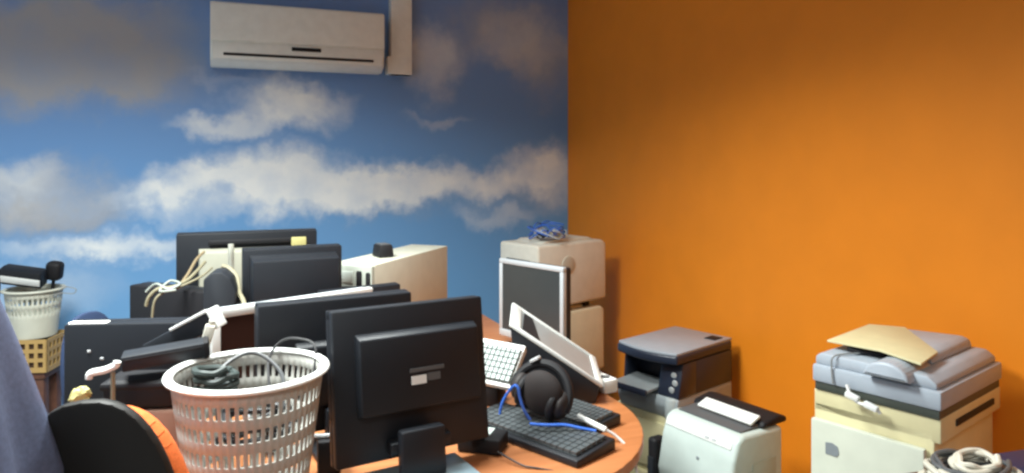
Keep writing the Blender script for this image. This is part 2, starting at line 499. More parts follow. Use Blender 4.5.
# low dark monitor under the beige cables
monitor('monitor', 'low dark monitor draped with beige cables, in front of the mural wall',
    129, 285, 2.45, 208, 293, 2.30, .80, thick=.08, case=MATTE)

# silver LCD facing left
monitor('monitor', 'silver framed flat monitor with a dark grey screen, in front of the corner printers',
    499, 258, 2.66, 563, 268, 2.42, .775, rear=False, thick=.045, case=BLACK, bez=SILVER, scr=SCREEN, bezel_w=.017)

# ------------------------------------------------------- leaning monitor
def leaning_monitor():
    # lies on its back, screen up, sloping down to the right
    A = P3(511, 323, 2.0); B = P3(604, 385, 2.0)
    ex = B - A; L = ex.length; ex.normalize()
    away = Vector((CF.x + CR.x * .025, CF.y + CR.y * .025, .037))
    ey = (away - ex * away.dot(ex)).normalized()
    ez = ex.cross(ey).normalized()
    M = Matrix((ex, ey, ez)).transposed()
    t = thing('monitor', 'deep old monitor lying on its back, white rimmed screen up, sloping down behind the headset', 'monitor', A, M.to_euler(), MON)
    D, bw, th = .25, .012, .012
    Minv = (Matrix.Translation(A) @ M.to_4x4()).inverted()
    f = G()
    f.box((L, bw, th), (L / 2, bw / 2, -th / 2), bev=.004)
    f.box((L, bw, th), (L / 2, D - bw / 2, -th / 2), bev=.004)
    f.box((.034, D - 2 * bw, th), (.017, D / 2, -th / 2), bev=.004)
    f.box((.022, D - 2 * bw, th), (L - .011, D / 2, -th / 2), bev=.004)
    f.build('bezel', mat('greyish_white_bezel', (.58, .60, .58), .45), t, label='pale front bezel')
    G().box((L - .045, D - 2 * bw + .006, .012), (L / 2 + .004, D / 2, -.011)).build('screen', mat('grey_screen', (.24, .25, .25), .3), t)
    G().prism([(.04, bw + .01), (.10, bw + .01), (.075, D - bw - .02), (.045, D - bw - .02)], .004, (0, 0, -.0045), axis='z').build('screen_reflection', MATTE, t, label='dark reflection painted at the raised end of the screen')  # black shape paints a dark reflection on the grey screen
    # dark housing between the frame and the desk, its foot standing flat
    bm = bmesh.new()
    top = [bm.verts.new(p) for p in ((.006, .004, -th), (L - .006, .004, -th), (L - .006, D - .006, -th), (.006, D - .006, -th))]
    low = []
    Mw = Minv.inverted()
    for v, (dx, dy) in zip(top, ((.02, .004), (-.01, .004), (-.02, -.03), (.02, -.03))):
        w_ = Mw @ v.co
        g_ = CR * dx + CF * dy
        low.append(bm.verts.new(Minv @ Vector((w_.x + g_.x, w_.y + g_.y, DESK + .001))))
    bm.faces.new(top); bm.faces.new(low[::-1])
    for i in range(4):
        bm.faces.new((top[i], low[i], low[(i + 1) % 4], top[(i + 1) % 4]))
    bmesh.ops.recalc_face_normals(bm, faces=bm.faces[:])
    bmesh.ops.bevel(bm, geom=bm.edges[:], offset=.003, segments=2, affect='EDGES', profile=.5)
    q = G(); q.bm.free(); q.bm = bm
    q.build('rear_housing', BLACK2, t)
    return t
leaning_monitor()

# ---------------------------------------------------------- computer tower
def tower():
    near = W(375, 2.52)
    zt = HT(265, 2.52); hgt = zt - DESK
    hd = ang(.34, .94)
    t = thing('computer_tower', 'off-white computer tower standing on the back desk beside the bulky black monitor', 'computer', (near[0], near[1], DESK), hd - PI / 2)
    # local y runs along its length away from us, local -x is left
    w, L = .174, .60
    G().box((w, L, hgt), (-w / 2, L / 2, hgt / 2), bev=.004).build('case', mat('tower_shell', (.52, .52, .43), .5), t)
    fr = G().box((w * .98, .02, hgt * .98), (-w / 2, -.009, hgt / 2), bev=.004).build('front_panel', mat('greenish_grey_front', (.36, .39, .34), .5), t)
    G().box((.085, .008, .042), (-w + .055, -.019, hgt - .045), bev=.003).build('drive_cover', mat('grey_green_panel', (.40, .44, .40), .5), t)
    G().box((.085, .008, .014), (-w + .055, -.019, hgt - .085), bev=.003).build('drive_slot', MATTE, t)
    for k, dz in ((0, 0),):
        G().box((.022, .008, .068), (-.052, -.019, hgt - .055), bev=.006).build('bay', MATTE, t)
        G().box((.018, .008, .060), (-.016, -.019, hgt - .055), bev=.006).build('bay', MATTE, t)
    p = W(383, 2.74)
    k = thing('power_adapter', 'small black adapter lying on top of the off-white computer tower', 'adapter', (p[0], p[1], zt + .001), hd + .9)
    def tp(vs):
        for v in vs:
            if v.co.z > 0:
                v.co.x *= .85; v.co.y *= .85
    G().box((.085, .06, .046), (0, 0, .023), bev=.006, taper=tp).build('body', MATTE, k)
    G().box((.06, .04, .004), (0, 0, .047), bev=.001).build('top_plate', DARKGREY, k)
    G().cyl(.008, .006, .03, (.05, 0, .018), (0, PI / 2, 0)).build('cable_stub', MATTE, k)
tower()

# ------------------------------------------------------------------ speaker
p = W(222, 2.18)
t = thing('speaker', 'narrow black speaker with a rounded top among the beige cables', 'speaker', (p[0], p[1], DESK), ang(1, .25))
hs = HT(270, 2.18) - DESK
prof = [(-.045, 0), (.045, 0), (.045, hs - .06), (.03, hs - .02), (.005, hs), (-.02, hs), (-.045, hs - .02)]
G().prism(prof, .10, axis='y', bev=.006).build('cabinet', BLACK2, t)
G().box((.05, .012, hs * .55), (.0, -.053, hs * .40), bev=.004).build('grille', MATTE, t)
G().box((.03, .06, .09), (.05, 0, hs - .14), bev=.004).build('side_bracket', MATTE, t)

# --------------------------------------------------------- cables, helper
def cable(name, label, pts, r, m, group=None, cat='cable', smooth=8):
    o = G().tube(pts, r, 8, smooth).build(name, m)
    return tag(o, label, cat, group)

cable('cable', 'thick beige cable arching from the beige monitor back to the low dark monitor',
      [P3(205, 262, 2.48), P3(196, 272, 2.40), P3(186, 281, 2.33), P3(172, 287, 2.28), P3(158, 289, 2.26), P3(149, 297, 2.25), P3(146, 306, 2.25)], .0055, CABLEB)
cable('cable', 'thin beige cable looped over the rim of the low dark monitor',
      [P3(212, 268, 2.50), P3(202, 276, 2.36), P3(184, 285, 2.29), P3(166, 291, 2.26), P3(155, 300, 2.24), P3(152, 318, 2.24)], .0038, CABLEB)
cable('cable', 'pale grey cable knotted on top of the low dark monitor',
      [P3(146, 292, 2.28), P3(156, 284, 2.28), P3(168, 289, 2.26), P3(180, 284, 2.28), P3(170, 281, 2.30), P3(160, 291, 2.25), P3(176, 290, 2.26)], .0042, mat('pale_cable', (.27, .30, .27), .5))
cable('cable', 'brown-grey cable rising from the low monitor towards the beige monitor back',
      [P3(178, 288, 2.30), P3(188, 274, 2.38), P3(196, 260, 2.46), P3(204, 252, 2.52)], .005, mat('brown_cable', (.22, .17, .10), .5))
cable('cable', 'white cable hanging straight down the beige monitor back',
      [P3(231, 244, 2.53), P3(231, 252, 2.53), P3(231, 268, 2.54), P3(230, 290, 2.54), P3(228, 330, 2.54)], .010, mat('dull_white_cable', (.42, .43, .37), .5))
cable('cable', 'beige cable curling down to the right of the narrow speaker',
      [P3(222, 266, 2.26), P3(230, 269, 2.26), P3(237, 278, 2.24), P3(239, 292, 2.20), P3(244, 303, 2.14), P3(248, 330, 2.1)], .007, CABLEB)

# ------------------------------------------------------------- baskets
def slotted_basket(t, rt, rb, h, m, nslot, rows, frac=.55, rim=.008, band=.16, foot=.08, rim_m=None):
    bm = bmesh.new(); N = nslot * 2
    zs = [0.0]
    top = h * (1 - band)
    pitch = (top - h * foot) / rows
    z = h * foot
    zs.append(z)
    slotrow = {}
    for k in range(rows):
        z0 = h * foot + k * pitch + pitch * (1 - frac)
        z1 = h * foot + (k + 1) * pitch
        zs += [z0, z1]; slotrow[len(zs) - 2] = True
    zs.append(h)
    rings = []
    for z in zs:
        r = rb + (rt - rb) * z / h
        rg = []
        for i in range(N):
            a = 2 * PI * (i + (0 if i % 2 == 0 else .1)) / N
            rg.append(bm.verts.new((r * math.cos(a), r * math.sin(a), z)))
        rings.append(rg)
    for k in range(len(zs) - 1):
        for i in range(N):
            if k in slotrow and i % 2 == 0:
                continue
            bm.faces.new((rings[k][i], rings[k][(i + 1) % N], rings[k + 1][(i + 1) % N], rings[k + 1][i]))
    bm.faces.new(rings[0][::-1])
    me = bpy.data.meshes.new('basket_wall'); bm.to_mesh(me); bm.free()
    for p in me.polygons:
        p.use_smooth = True
    me.set_sharp_from_angle(angle=R(40)); me.materials.append(m)
    o = bpy.data.objects.new('basket_wall', me); COL.objects.link(o); o.parent = t
    md = o.modifiers.new('thickness', 'SOLIDIFY'); md.thickness = .003; md.offset = -1
    pr = [(rt + rim * 1.5 * math.cos(a) + rim * .4, h + rim * math.sin(a)) for a in [2 * PI * k / 12 for k in range(12)]]
    G().lathe(pr, closed=True, seg=72).build('rim', rim_m or m, t)

bx, by = W(249, 1.40)
bt = thing('laundry_basket', 'big white slotted plastic basket full of cables on the desk front', 'basket', (bx, by, DESK), (R(0), R(0), ang(1, 0)))
RIMH = HT(370, 1.40) - DESK
slotted_basket(bt, .141, .105, RIMH, BASKETSHADE, 56, 5, frac=.56, rim=.006, band=.10, rim_m=WHITE)  # rim of the same plastic keeps the lit white
# cords inside it
rnd = random.Random(3)
for i, (nm, lb, r0, m) in enumerate([
        ('black power cord looping above the far rim of the big white basket', 1, .0045, CABLEK),
        ('dark grey cord arching inside the left of the big white basket', 2, .005, DARKGREY),
        ('black cord coiled low inside the big white basket', 3, .006, CABLEK),
        ('grey cord coiled inside the big white basket under the black one', 4, .006, CABLEG)]) if False else enumerate([]):
    pass
bz = DESK + RIMH
def bpt(x, y, z):
    v = Vector((x, y, 0)); v.rotate(Euler((0, 0, ang(1, 0))))
    return (bx + v.x, by + v.y, bz + z)
cable('cable', 'thin black cord arching above the far rim of the big white basket',
      [bpt(.02, .06, -.06), bpt(.0, .115, -.01), bpt(.02, .135, .022), bpt(.06, .125, .030), bpt(.10, .105, .018), bpt(.105, .07, -.04)], .0028, CABLEK)
cable('cable', 'dark cord arching inside the left half of the big white basket',
      [bpt(-.05, -.02, -.10), bpt(-.07, .02, -.02), bpt(-.04, .06, .012), bpt(.0, .07, .010), bpt(.05, .05, -.03), bpt(.06, .0, -.10)], .004, DARKGREY)
def coil(label, cx, cy, cz, r, n, rad, m, seed):
    rd = random.Random(seed); pts = []
    for i in range(n * 10):
        a = 2 * PI * i / 10
        rr = r * (.72 + .28 * rd.random())
        pts.append(bpt(cx + rr * math.cos(a), cy + rr * math.sin(a), cz + .018 * i / 10 + .01 * rd.random()))
    return cable('cable', label, pts, rad, m, smooth=4)
coil('black cord coiled low inside the big white basket', .01, 0, -.15, .075, 4, .006, CABLEK, 1)
coil('greenish grey cord heaped at the left inside the big white basket', -.072, .02, -.075, .042, 4, .007, mat('dark_green_grey_cable', (.022, .034, .032), .6), 2)

# far basket on a crate on a stool
dfar = 3.15
sx, sy = W(34, dfar)
hd0 = ang(1, .12)
t = thing('stool', 'dark brown wooden stool under the tan crate at the far left', 'stool', (sx, sy, 0), hd0)
zc0 = HT(367, dfar); zc1 = HT(335, dfar)
G().box((.17, .17, .03), (0, 0, zc0 - .016), bev=.004).build('seat', BROWN, t)
for a in (-1, 1):
    for b in (-1, 1):
        G().box((.045, .045, zc0 - .03), (a * .055, b * .055, (zc0 - .03) / 2), bev=.003).build('leg', BROWN, t)
    G().box((.02, .10, .03), (a * .055, 0, zc0 * .5), bev=.002).build('stretcher', BROWN, t)
t = thing('crate', 'small tan plastic crate with rows of holes, under the cream basket', 'crate', (sx, sy, zc0), hd0)
def crate(t, w, dp, h, m):
    hole = .5
    def panel(length, rows=3, cols=5):
        bm = bmesh.new(); xs = [-length / 2]; 
        cw = length * .88 / cols
        for c in range(cols):
            x0 = -length * .44 + c * cw
            xs += [x0 + cw * .25, x0 + cw * .85]
        xs.append(length / 2)
        zs = [0]; ch = h * .84 / rows
        for r in range(rows):
            zs += [h * .08 + r * ch + ch * .25, h * .08 + r * ch + ch * .85]
        zs.append(h)
        V = [[bm.verts.new((x, 0, z)) for x in xs] for z in zs]
        for j in range(len(zs) - 1):
            for i in range(len(xs) - 1):
                if i % 2 == 1 and j % 2 == 1:
                    continue
                bm.faces.new((V[j][i], V[j][i + 1], V[j + 1][i + 1], V[j + 1][i]))
        r_ = bmesh.ops.extrude_face_region(bm, geom=bm.faces[:])
        bmesh.ops.translate(bm, vec=(0, .006, 0), verts=[e for e in r_['geom'] if isinstance(e, bmesh.types.BMVert)])
        bmesh.ops.recalc_face_normals(bm, faces=bm.faces[:])
        return bm
    for k, (L, rz, lx, ly) in enumerate(((w, 0, 0, -dp / 2), (w, 0, 0, dp / 2 - .006), (dp, PI / 2, -w / 2 + .006, 0), (dp, PI / 2, w / 2, 0))):
        q = G(); q.bm.free(); q.bm = panel(L)
        q.build('side', m, t, (lx, ly, 0), (0, 0, rz))
    G().box((w - .014, dp - .014, .006), (0, 0, .003)).build('bottom', MATTE, t)
    G().box((w - .02, dp - .02, h * .8), (0, 0, h * .45)).build('contents', mat('brown_contents', (.05, .025, .012), .8), t, label='dark brown contents')
crate(t, .20, .19, zc1 - zc0, TAN)
t = thing('laundry_basket', 'small cream slotted basket standing on the tan crate by the mural wall', 'basket', (sx, sy, zc1), hd0)
hb = HT(289, dfar) - zc1
slotted_basket(t, .110, .088, hb, BASKETC, 34, 2, frac=.6, rim=.006, band=.14, foot=.42)
zr = zc1 + hb
def fpt(x, y, z):
    v = Vector((x, y, 0)); v.rotate(Euler((0, 0, hd0)))
    return (sx + v.x, sy + v.y, zr + z)
t = thing('power_strip', 'black box with a white stripe sticking out of the cream basket', 'adapter', fpt(-.03, -.02, .060), (R(20), R(9), hd0))
G().box((.165, .06, .075), (0, 0, 0), bev=.008).build('body', BLACK, t)
G().box((.160, .006, .030), (0, -.031, -.008), bev=.002).build('stripe', WHITE, t, label='white stripe')
G().box((.012, .05, .06), (-.086, 0, 0), bev=.004).build('end_cap', MATTE, t)
o = thing('power_adapter', 'rounded black adapter poking out of the right of the cream basket', 'adapter', fpt(.062, .047, .072), (R(4), R(8), hd0))
G().box((.065, .06, .085), (0, 0, 0), bev=.02, seg=4).build('body', MATTE, o)
G().cyl(.007, .007, .09, (0, 0, -.07)).build('cable_stub', MATTE, o)
o = thing('power_adapter', 'black adapter slumped over the left rim of the cream basket', 'adapter', fpt(-.158, -.03, -.02), (R(0), R(4), hd0))
G().box((.05, .06, .13), (0, 0, 0), bev=.012, seg=3).build('body', MATTE, o)
G().cyl(.007, .007, .07, (0.01, 0, .08)).build('cable_stub', MATTE, o)
cable('cable', 'thin grey wire looping out to the right of the cream basket',
      [fpt(.09, 0, .0), fpt(.13, -.02, .012), fpt(.18, -.02, .0), fpt(.17, -.02, -.02), fpt(.13, -.03, -.015), fpt(.10, -.05, -.02)], .002, CABLEG)

# --------------------------------------------------------------- chairs
def office_chair(label, x, y, hd, ztop, bw, bh, shell_m, pad_m, lean=R(6), seat_h=.46, roll=0, padt=.05):
    """local -y is the rear of the chair"""
    t = thing('office_chair', label, 'chair', (x, y, 0), hd)
    def outline(w, h, n=40, e=2.6):
        return [(w / 2 * math.copysign(abs(math.cos(a)) ** (2 / e), math.cos(a)), h / 2 * math.copysign(abs(math.sin(a)) ** (2 / e), math.sin(a))) for a in [2 * PI * k / n for k in range(n)]]
    zc = ztop - bh / 2
    G().prism(outline(bw, bh), .018, (0, 0, zc), (lean, roll, 0), axis='y', bev=.006).build('back_shell', shell_m, t)
    G().prism(outline(bw * .985, bh * .96), padt, (0, .009 + padt / 2, zc - .016), (lean, roll, 0), axis='y', bev=padt * .36, seg=3).build('back_cushion', pad_m, t)
    zb = ztop - bh
    G().tube([(0, -.02, zb + .12), (0, -.035, zb), (0, -.02, seat_h), (0, .05, seat_h - .07), (0, .22, seat_h - .07)], .018, 10).build('back_bar', MATTE, t)
    G().prism(outline(.46, .44), .06, (0, .27, seat_h), axis='z', bev=.018, seg=3).build('seat', pad_m, t)
    G().prism(outline(.44, .42), .016, (0, .27, seat_h - .04), axis='z', bev=.005).build('seat_shell', shell_m, t)
    G().cyl(.03, .025, seat_h - .14, (0, .27, .09 + (seat_h - .14) / 2)).build('gas_column', MATTE, t)
    for k in range(5):
        a = 2 * PI * k / 5 + .3
        l = G().box((.28, .035, .03), (.14, 0, 0), bev=.006).build('leg', MATTE, t, (0, .27, .09), (0, R(6), a))
        G().cyl(.025, .025, .035, (.26, 0, -.037), (PI / 2, 0, 0), bev=.004).build('caster', MATTE, l)
    return t
cx_, cy_ = W(114, 1.08)
office_chair('black-backed office chair with an orange cushion edge in the near foreground', cx_, cy_, ang(.99, -.06), HT(393, 1.08), .235, .46, mat('black_chair_shell', (.012, .011, .010), .55, spec=.3), ORANGEF, roll=R(-8), padt=.055)
cx_, cy_ = W(93, 2.05)
office_chair('blue office chair with a rounded top peeping over the dark left monitor', cx_, cy_, ang(.25, .97) + PI, HT(312, 2.05), .20, .40, BLUEF, BLUEF)

# ---------------------------------------------------- draped blue cloth
def drape():
    bm = bmesh.new()
    nu, nv = 60, 40
    d = .98
    base = W(-95, d)
    rows = []
    zt = HT(190, d)
    for j in range(nv + 1):
        t_ = j / nv
        z = zt * (1 - t_) + .004
        q_ = min(t_, .30)
        rr = .03 + .40 * q_ ** .8 * (1 - .35 * q_) - max(0, t_ - .34) * .16
        row = []
        for i in range(nu):
            a = 2 * PI * i / nu
            f = 1 + .09 * min(1, 3 * t_) * math.sin(9 * a + 2 * t_) + .04 * math.sin(5 * a + 1)
            row.append(bm.verts.new((base[0] + rr * f * math.cos(a), base[1] + rr * f * math.sin(a), z)))
        rows.append(row)
    for a, b in zip(rows, rows[1:]):
        for i in range(nu):
            bm.faces.new((a[i], a[(i + 1) % nu], b[(i + 1) % nu], b[i]))
    bm.faces.new(rows[0]); bm.faces.new(rows[-1][::-1])
    bmesh.ops.recalc_face_normals(bm, faces=bm.faces[:])
    q = G(); q.bm.free(); q.bm = bm
    tag(q.build('draped_cloth', CLOTH, smooth=60), 'blue-grey cloth hanging in loose folds at the near left edge of the photo', 'cloth')
drape()

# ----------------------------------------------- pile of black devices
pz = DESK
px_, py_ = W(147, 1.46)
hdp = ang(1, .1)
zbox = HT(404, 1.46)
t = thing('carton', 'brown cardboard box between the black chair back and the big white basket', 'box', (px_, py_, DESK), hdp)
CARD = mat('pinkish_brown_cardboard', (.24, .135, .095), .8, noise=.1)
G().box((.18, .10, zbox - DESK), (0, 0, (zbox - DESK) / 2), bev=.003).build('body', CARD, t)
G().box((.182, .04, .003), (0, -.028, zbox - DESK), bev=.001).build('flap', CARD, t)
G().box((.182, .04, .003), (0, .028, zbox - DESK), bev=.001).build('flap', CARD, t)
zpile = HT(374, 1.46)
t = thing('carton', 'black box on the brown cardboard box, under the two slim black devices', 'box', (px_, py_, zbox + .003), hdp)
G().box((.14, .09, zpile - zbox - .004), (0, 0, (zpile - zbox - .004) / 2), bev=.012, seg=3).build('body', MATTE, t)
G().box((.145, .095, .016), (0, 0, zpile - zbox - .015), bev=.006).build('lid', MATTE, t)
def bar(name, label, a, b, th, dp, m, endm, cat='device'):
    a, b = Vector(a), Vector(b)
    ex = (b - a); L = ex.length; ex.normalize()
    ey = Vector((0, 0, 1)).cross(ex).normalized(); ez = ex.cross(ey)
    M = Matrix((ex, ey, ez)).transposed()
    t = thing(name, label, cat, a, M.to_euler())
    G().box((L, dp, th), (L / 2, dp / 2, -th / 2), bev=.004).build('body', m, t)
    return t, L
t, L = bar('slim_device', 'lower slim black device lying across the black box, pointing at the basket', P3(120, 358, 1.40), P3(205, 343, 1.46), .030, .06, BLACK2, WHITE)
G().box((.012, .058, .034), (L + .001, .03, -.016), bev=.004).build('end_cap', MATTE, t)
G().box((L * .9, .003, .004), (L / 2, -.001, -.008)).build('seam', MATTE, t)
t, L = bar('slim_device', 'upper slim black device with a white edge and white end plate', P3(141, 346, 1.55), P3(206, 311, 1.55), .042, .045, BLACK2, WHITE)
G().box((L * .55, .014, .007), (L * .73, -.0, .000), bev=.002).build('edge_strip', WHITE, t, label='white top edge strip')
G().box((.010, .050, .046), (L + .003, .023, -.022), bev=.003).build('end_plate', WHITE, t, label='white end plate')
t = thing('plug', 'white angular plug hanging below the upper slim device by the basket', 'plug', P3(208, 335, 1.54), (R(0), R(14), ang(1, .3)))
G().box((.020, .018, .044), (0, 0, 0), bev=.003).build('body', OFFWHITE, t)
G().box((.010, .010, .014), (0, 0, .026), bev=.002).build('neck', OFFWHITE, t)
# white bracket on a thin post and a yellow scrap in front of the left monitor
p0 = P3(113, 372, 1.39)
t = thing('cable_bracket', 'white bent bracket on a thin beige post before the left monitor', 'bracket', (p0.x, p0.y, DESK), ang(1, .1))
zz = p0.z - DESK
G().tube([(0, 0, 0), (0, 0, zz * .5), (0, 0, zz)], .0045).build('post', CABLEB, t)
G().tube([(-.042, -.005, zz - .010), (-.038, -.005, zz), (-.015, 0, zz + .004), (.004, 0, zz + .012), (.008, 0, zz + .02)], .007, smooth=4).build('arm', WHITE, t)
p0 = W(80, 1.40)
t = thing('sponge', 'crumpled yellow scrap behind the top of the black chair back', 'scrap', (p0[0], p0[1], DESK), ang(1, .1))
zz = HT(384, 1.42) - DESK
lump = G().ball(.024, (0, 0, zz - .016), (0, R(-25), 0), (.85, .5, .6))
rj = random.Random(4)
for v in lump.bm.verts:
    v.co += Vector((rj.uniform(-1, 1), rj.uniform(-1, 1), rj.uniform(-1, 1))) * .0028
lump.build('lump', YELLOW, t)
G().cyl(.010, .007, zz - .03, (0, 0, (zz - .03) / 2)).build('stem', YELLOW, t)

# little things between the basket and the foreground monitor
p0 = W(329, 1.57)
t = thing('power_adapter', 'black adapter with pale cable end between the big basket and foreground monitor', 'adapter', (p0[0], p0[1], DESK), ang(1, .3))
G().box((.05, .045, .075), (0, 0, .0375), bev=.006).build('body', MATTE, t)
G().tube([(-.05, -.0, .085), (-.02, -.0, .080), (.01, -.005, .081), (.02, -.005, .078)], .005, smooth=4).build('cable_end', LIGHTGREY, t)
G().ball(.008, (.012, -.024, .05)).build('button', LIGHTGREY, t)

# ------------------------------------------------------------ keyboards
def keyboard(label, origin, rot, L, D, th, m, keym, group='keyboards lying on the desk', cols=18, rows=6):
    t = thing('keyboard', label, 'keyboard', origin, rot, group)
    G().prism([(-D / 2, 0), (D / 2, 0), (D / 2, th * 1.25), (-D / 2, th * .75)], L, bev=.004).build('body', m, t)
    bm = bmesh.new()
    bmesh.ops.create_grid(bm, x_segments=cols, y_segments=rows, size=.5)
    for v in bm.verts:
        v.co = Vector((v.co.x * L * .93, v.co.y * D * .78, 0))
    r_ = bmesh.ops.inset_individual(bm, faces=bm.faces[:], thickness=.002, depth=0)
    big = [f for f in bm.faces if f.calc_area() > (L * .93 / cols) * (D * .78 / rows) * .4]
    ex = bmesh.ops.extrude_discrete_faces(bm, faces=big)
    for f in ex['faces']:
        for v in f.verts:
            v.co.z += .008
    q = G(); q.bm.free(); q.bm = bm
    q.build('keys', keym, t, (0, -.003, th * 1.0 + .002), (math.atan2(th * .5, D), 0, 0))
    return t
a = W(575, 1.60); b_ = W(486, 1.81)
# long black keyboard
c0 = Vector((*W(577, 1.585), 0)); dirx = CR * -.72 + CF * .69; diry = CR * .69 + CF * .72
L_, D_ = .37, .145
cen = Vector((c0.x, c0.y)) + dirx * (L_ / 2) + diry * (D_ / 2)
KEYK = mat('dark_key_caps', (.07, .08, .085), .3)
keyboard('long black keyboard lying diagonally at the front of the desk', (cen.x, cen.y, DESK), (0, 0, math.atan2(-dirx.y, -dirx.x)), L_, D_, .022, BLACK, KEYK)
cen2 = cen + diry * .157 + dirx * .035
keyboard('black keyboard lying behind the long one, under the headset', (cen2.x, cen2.y, DESK), (0, 0, math.atan2(-dirx.y, -dirx.x) - .06), .26, .135, .022, BLACK, KEYK)
# white keyboard propped on a dark box behind the foreground monitor
p0 = W(487, 2.03)
t = thing('carton', 'dark box under the white keyboard, behind the foreground monitor', 'box', (p0[0], p0[1], DESK), ang(1, -.3))
hb_ = HT(386, 1.93) - DESK
G().box((.09, .08, hb_ - .012), (0, 0, (hb_ - .012) / 2), bev=.005).build('body', MATTE, t)
G().box((.094, .084, .02), (0, 0, hb_ - .012), bev=.004).build('lid', MATTE, t)
p0 = W(497, 1.93)
k = keyboard('white keyboard propped up beside the silver framed monitor', (p0[0], p0[1], DESK + hb_ + .052), (R(38), R(4), ang(1, -.42)), .13, .13, .02, WHITE, mat('grey_key_caps', (.20, .24, .23), .45), cols=9, rows=6)

# -------------------------------------------------------------- headset
def headset():
    base = DESK + .026
    x, y = W(536, 1.80)
    t = thing('headset', 'black headset with a thick headband in front of the slumping old monitor', 'headset', (x, y, base + .026), (0, R(16), ang(1, -.55)))
    t.scale = (.88, .88, .88)
    pts = []
    for k in range(13):
        a = R(-8) + R(196) * k / 12
        pts.append((.085 * math.cos(a), .030 * math.sin(a), .05 + .082 * math.sin(a)))
    hb = G().tube(pts, .013, 10, 4).build('headband', MATTE, t)
    G().box((.03, .022, .010), (-.050, .018, .133), (0, R(-45), 0), bev=.003).build('band_pad', LIGHTGREY, t, label='pale grey pad on the headband')
    for s in (-1, 1):
        G().ball(.045, (s * .068, .004, .048), (0, 0, 0), (.5, .9, .9)).build('ear_cup', mat('dark_brown_plastic', (.014, .010, .010), .65), t)
        G().lathe([(.036 + .011 * math.cos(q), .011 * math.sin(q)) for q in [2 * PI * i / 10 for i in range(10)]], (s * .050, -.003, .045), (0, PI / 2, 0), closed=True, seg=28).build('ear_cushion', MATTE, t)
    G().ball(.062, (.008, -.012, .064), (0, R(20), 0), (1.05, .55, 1.0)).build('foam_pad', mat('dark_brown_foam', (.012, .008, .008), .85), t)
    cable('cable', 'bright blue cable bent in a hook beside the headset',
          [P3(500, 414, 1.74), P3(502, 404, 1.74), P3(507, 394, 1.74), P3(514, 386, 1.735), P3(518, 388, 1.73), P3(520, 398, 1.725), P3(524, 410, 1.72), P3(530, 420, 1.72)], .0036, CABLEU)
    cable('cable', 'blue cable lying across the black keyboards in front of the headset',
          [P3(530, 424, 1.735), P3(548, 425, 1.72), P3(565, 425, 1.72), P3(580, 428, 1.715), P3(596, 431, 1.71)], .0036, CABLEU)
headset()

p0 = W(601, 2.14)
t = thing('power_strip', 'short white power strip at the desk end behind the slumping old monitor', 'power strip', (p0[0], p0[1], DESK), ang(.5, -.86))
G().box((.10, .05, .04), (0, 0, .02), bev=.006).build('body', WHITE, t)
for k in range(2):
    G().cyl(.014, .014, .003, (-.025 + .045 * k, 0, .0405), seg=20).build('socket', DARKGREY, t)
# white usb lead
t = thing('usb_cable', 'white cable with a plug, trailing over the rounded desk corner', 'cable', (0, 0, 0))
a_, b2 = P3(578, 416, 1.79), P3(606, 430, 1.74)
G().tube([a_, (a_ + b2) / 2, b2], .007, smooth=0).build('plug', WHITE, t)
G().tube([b2, P3(616, 436, 1.74), P3(626, 446, 1.73), P3(634, 459, 1.72), P3(637, 473, 1.70), P3(638, 500, 1.68), P3(637, 560, 1.67)], .0035).build('lead', CABLEW, t)
# stray black box by the foreground monitor's foot
p0 = W(483, 1.70)
t = thing('power_adapter', 'black adapter with a pale label on top, right of the foreground monitor stand', 'adapter', (p0[0], p0[1], DESK), ang(.9, -.25))
G().box((.105, .075, .036), (0, 0, .018), bev=.006).build('body', MATTE, t)
G().box((.06, .045, .002), (-.01, .01, .0365)).build('label_plate', PALEGREEN, t, label='pale label')
cable('cable', 'thin black wire crossing bare wood between adapter and long keyboard',
      [P3(498, 452, 1.64), P3(512, 460, 1.61), P3(524, 466, 1.59), P3(536, 468, 1.585), P3(560, 472, 1.58)], .0022, CABLEK)

# -------------------------------------------------------- corner printers
hd = ang(.76, .65)
near = Vector(W(538, 3.45))
ux = Vector((math.cos(hd), math.sin(hd))); uy = Vector((-math.sin(hd), math.cos(hd)))
zt = HT(244, 3.45); zb_ = zt - .33
def corner_printer(t, w, d, h, m, disc=True):
    # local x to the right along the long face (towards us), local y back to the left
    G().prism([(0, 0), (w, .012), (w, h - .02), (w - .03, h), (0, h)], d, (0, d / 2, 0), axis='y', bev=.014, seg=3).build('body', m, t)
    G().prism([(.06, 0), (w - .05, 0), (w - .09, .016), (.10, .016)], d * .7, (0, d / 2, h - .002), axis='y', bev=.004).build('top_tray', m, t)
    if disc:
        G().cyl(.045, .043, .006, (w * .42, -.001, h * .66), (PI / 2, 0, 0), seg=32, bev=.002).build('fan_vent', mat('greyish_beige_plastic', (.50, .48, .40), .5), t)
    G().box((.006, d * .6, h * .12), (-.001, d / 2, h * .70), bev=.002).build('paper_slot', DARKGREY, t)
    G().box((.008, d * .8, h * .26), (-.002, d / 2, h * .22), bev=.003).build('front_cover', m, t)
PRT = mat('printer_ivory_plastic', (.66, .63, .54), .5)
t = thing('printer', 'big ivory laser printer with a round vent on top of the corner stack', 'printer', (near.x, near.y, zb_), hd)
corner_printer(t, .487, .29, .32, PRT)
n2 = near + ux * .02 + uy * .01
t = thing('printer', 'lower beige printer under the ivory one in the wall corner', 'printer', (n2.x, n2.y, zb_ - .37), hd)
corner_printer(t, .465, .28, .345, mat('printer_beige_plastic', (.62, .56, .40), .5), disc=False)
for fx, fy in ((.06, .05), (.36, .05), (.06, .22), (.36, .22)):
    G().box((.04, .04, .022), (fx, fy, .357), bev=.003).build('spacer_foot', MATTE, t)
n3 = near + ux * .25 + uy * .15
zst = zb_ - .371
